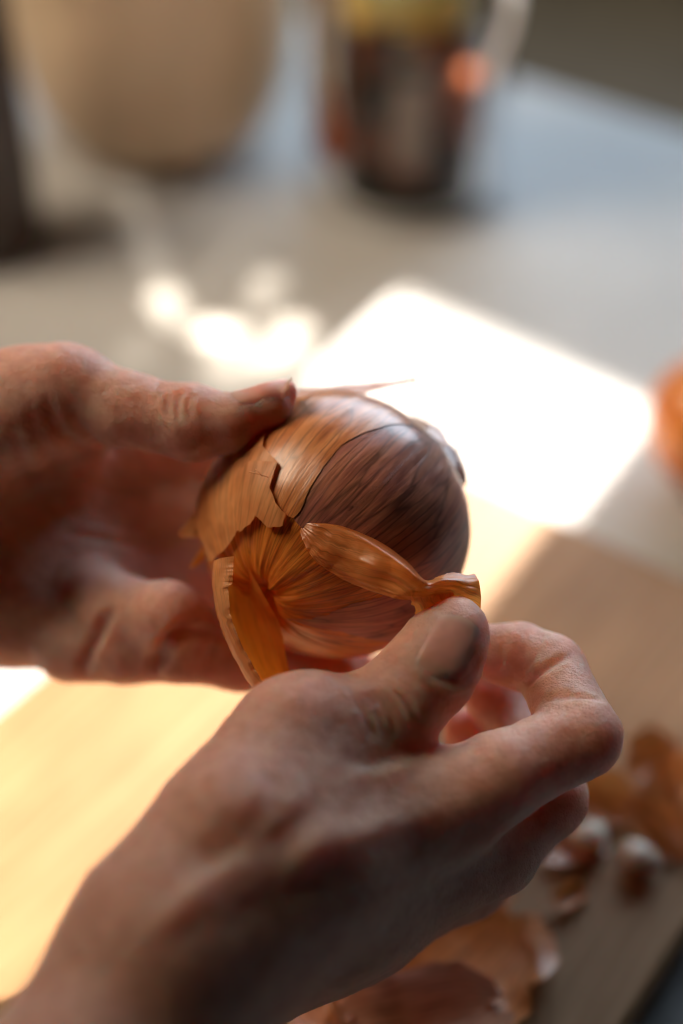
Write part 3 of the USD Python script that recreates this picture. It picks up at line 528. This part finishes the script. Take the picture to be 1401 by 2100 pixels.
part(JAR, 'highlight_wire', ((tc_[:, None] + .0028 * (np.cos(an)[None, :, None] * ts[:, None] + np.sin(an)[None, :, None] * to[:, None])).reshape(-1, 3), grid_faces(40, 12, True)), M_HIGHLIGHT_WIRE)  # wire added to give the jar its bright highlight
lp = dj + 1.3 * np.array([.35, -.2, .9]) / np.linalg.norm([.35, -.2, .9]); gl = UsdLux.SphereLight.Define(stage, '/World/highlight_lamp'); gl.CreateRadiusAttr(.004); gl.CreateIntensityAttr(3.5e6); look_at(gl, lp, dj)  # added spot lamp that lights only this wire for the highlight
gh = UsdLux.ShapingAPI.Apply(gl.GetPrim()); gh.CreateShapingConeAngleAttr(.28); gh.CreateShapingConeSoftnessAttr(.3)
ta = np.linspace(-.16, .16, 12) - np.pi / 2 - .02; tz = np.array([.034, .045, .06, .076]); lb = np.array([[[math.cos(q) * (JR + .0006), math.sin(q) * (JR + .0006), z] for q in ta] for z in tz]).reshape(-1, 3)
part(JAR, 'reflection_strip', (lb + jc, grid_faces(4, 12)), plain('reflection_grey', (.16, .13, .11), (.20, .165, .14), 80., .7))  # grey strip standing in for the window's reflection on the glass
lumps(JAR, 'golden_fruit', M_GOLD, [(jc + np.array(p), .013, (1, 1, .9)) for p in gold], 80)
part(JAR, 'lid', place(lathe([(0, .188), (JR - .0108, .188), (JR - .0108, .196), (JR - .004, .197), (JR - .004, .212), (JR - .006, .214), (0, .214)], 64), jc), M_CORK)

bc = T(300, 378); bc[2] = 0
BOWL = thing('wooden_bowl', 'deep pale wooden bowl at the back of the table', 'bowl', loc=bc + np.array([0, .055, 0]))
bl = bc + np.array([0.004, .055, 0])
outer = [(0, .0015), (.040, .0015), (.046, .003), (.056, .012), (.064, .026), (.070, .048), (.073, .075), (.074, .105), (.073, .128), (.0705, .131), (.068, .128)]
inner = [(.068, .105), (.067, .075), (.064, .05), (.056, .028), (.040, .014), (0, .010)]
part(BOWL, 'bowl', place(lathe(spline(outer + inner, 80), 96), bl), M_BOWL)
bb = T(-30, 505); bb[2] = 0
BOT = thing('dark_bottle', 'dark brown glass bottle at the left edge of the table', 'bottle', loc=bb)
part(BOT, 'body', place(lathe([(0, .001), (.026, .001), (.0285, .004), (.029, .12), (.026, .14), (.013, .165), (.0115, .20), (0, .20)], 64), bb), M_DARKGLASS)
part(BOT, 'cap', place(lathe([(0, .201), (.013, .201), (.0135, .203), (.0135, .222), (.012, .225), (0, .225)], 48), bb), M_STEEL)

# whole onion at the right edge
oc2 = T(1452, 985); oc2[2] = .027
ON2 = thing('onion', 'whole orange onion at the right edge of the table behind the board', 'onion', loc=oc2)
W0 = np.stack([np.asarray(bx_ - OC) @ E1, (bx_ - OC) @ E2, -((bx_ - OC) @ ROOT)], -1) * .86
tl = np.array(trimesh.transformations.rotation_matrix(.5, [0, 1, .3])[:3, :3])
M_ORANGE = peel_mat('orange_onion', [(.28, (.30, .07, .012)), (.45, (.50, .15, .025)), (.6, (.62, .24, .05)), (.78, (.70, .34, .10))], .6, .3, us=70., sss=.2, coat=.2)
part(ON2, 'bulb', (W0 @ tl.T + oc2, bf_[:, ::-1]), M_ORANGE, uv=buv_)
neck = lathe([(.004, .026), (.0028, .034), (.0022, .040), (.0035, .046)], 24); part(ON2, 'neck', (np.asarray(neck[0]) @ tl.T + oc2, neck[1]), M_PAPER, uv=np.zeros((len(neck[0]), 2)))

# peeled cloves and scraps of skin on the board
def clove(x, y, L, rot, label):
    c = T(x, y, BT + .005); c[2] = BT + .0038; s = trimesh.creation.icosphere(4, 1.); v = np.asarray(s.vertices)
    v = v * np.array([L * .95, .0052, .0036]); taper = 1 - .45 * np.clip(v[:, 0] / L, 0, 1) ** 1.5; v[:, 1:] *= taper[:, None]; v[:, 1] += .0018 * (v[:, 0] / L) ** 2; v += (fbm(v * 260, 2, 3) - .5)[:, None] * .0008
    R = trimesh.transformations.rotation_matrix(rot, [0, 0, 1])[:3, :3]
    single('onion_piece', (v @ R.T + c, s.faces), M_CLOVE, label, 'onion piece')
clove(1214, 1712, .0062, .5, 'pale round peeled piece on the board, nearer to the right hand')
clove(1312, 1756, .0064, -.7, 'pale narrow peeled piece on the board, nearer to the right edge')
def scrap(x, y, w, l, rot, cup, z, m, label, seed, tilt=0., jag=.0012):
    n, k = 36, 24; a, b = np.meshgrid(np.linspace(-1, 1, n), np.linspace(-1, 1, k), indexing='ij')
    wd = np.sqrt(np.clip(1 - (np.abs(a) ** 2.4) * .94, .02, 1)); X = a * l / 2; Y = b * wd * w / 2
    Z = cup * ((b * wd) ** 2 + .5 * a ** 2) + (fbm(np.stack([X * 130, Y * 130, X * 0 + seed], -1), 3, seed) - .5) * .0016
    sh = 1 + (fbm(np.stack([a * 4, b * 4, a * 0 + seed], -1), 3, seed + 1) - .5) * .5 * np.maximum(np.abs(a), np.abs(b)) ** 3; X, Y = X * sh, Y * sh
    v = np.stack([X, Y, Z], -1).reshape(-1, 3); R = trimesh.transformations.euler_matrix(tilt, tilt * .6, rot)[:3, :3]; v = v @ R.T; v[:, 2] -= v[:, 2].min(); c = T(x, y, BT + z); v = v + c
    v[:, 2] += .0004
    uv = np.stack([(b * .12).ravel(), (a * .2).ravel()], -1) + seed * .017
    single('onion_skin', (v, grid_faces(n, k)), m, label, 'onion skin', uv=uv)
scrap(880, 2010, .050, .062, .75, .013, .0, M_SCRAP, 'large cupped orange skin on the board below the right hand', 21, .22)
scrap(850, 2125, .030, .044, .2, .008, .009, M_MAUVE, 'mauve skin lying across the larger orange one at the bottom', 22, -.12)
scrap(690, 2075, .022, .034, -.5, .004, .006, M_MAUVE, 'pale glossy skin beside the wrist at the bottom edge', 23, .2)
scrap(1335, 1575, .017, .024, .7, .006, .0, M_SCRAP, 'rust-coloured skin at the top of the pile by the right edge', 24, .3)
scrap(1400, 1650, .020, .030, 1.6, .007, .002, M_SCRAP, 'orange skin cut by the right edge above the pale pieces', 25, -.3)
scrap(1225, 1645, .016, .026, -.4, .005, .0, M_SCRAP, 'narrow dark skin behind the pale pieces, touching the knuckles', 26, .35)
scrap(1170, 1745, .012, .018, .2, .003, .0, M_MAUVE, 'small brownish skin at the left of the pale pieces', 27, .2)
scrap(1350, 1710, .013, .022, -1.0, .004, .0, M_SCRAP, 'small curled skin right behind the narrow pale piece', 28, .25)
scrap(1165, 1845, .007, .012, .6, .0025, .0, M_SCRAP, 'tiny crumb of skin alone on the shaded board', 29, .3)
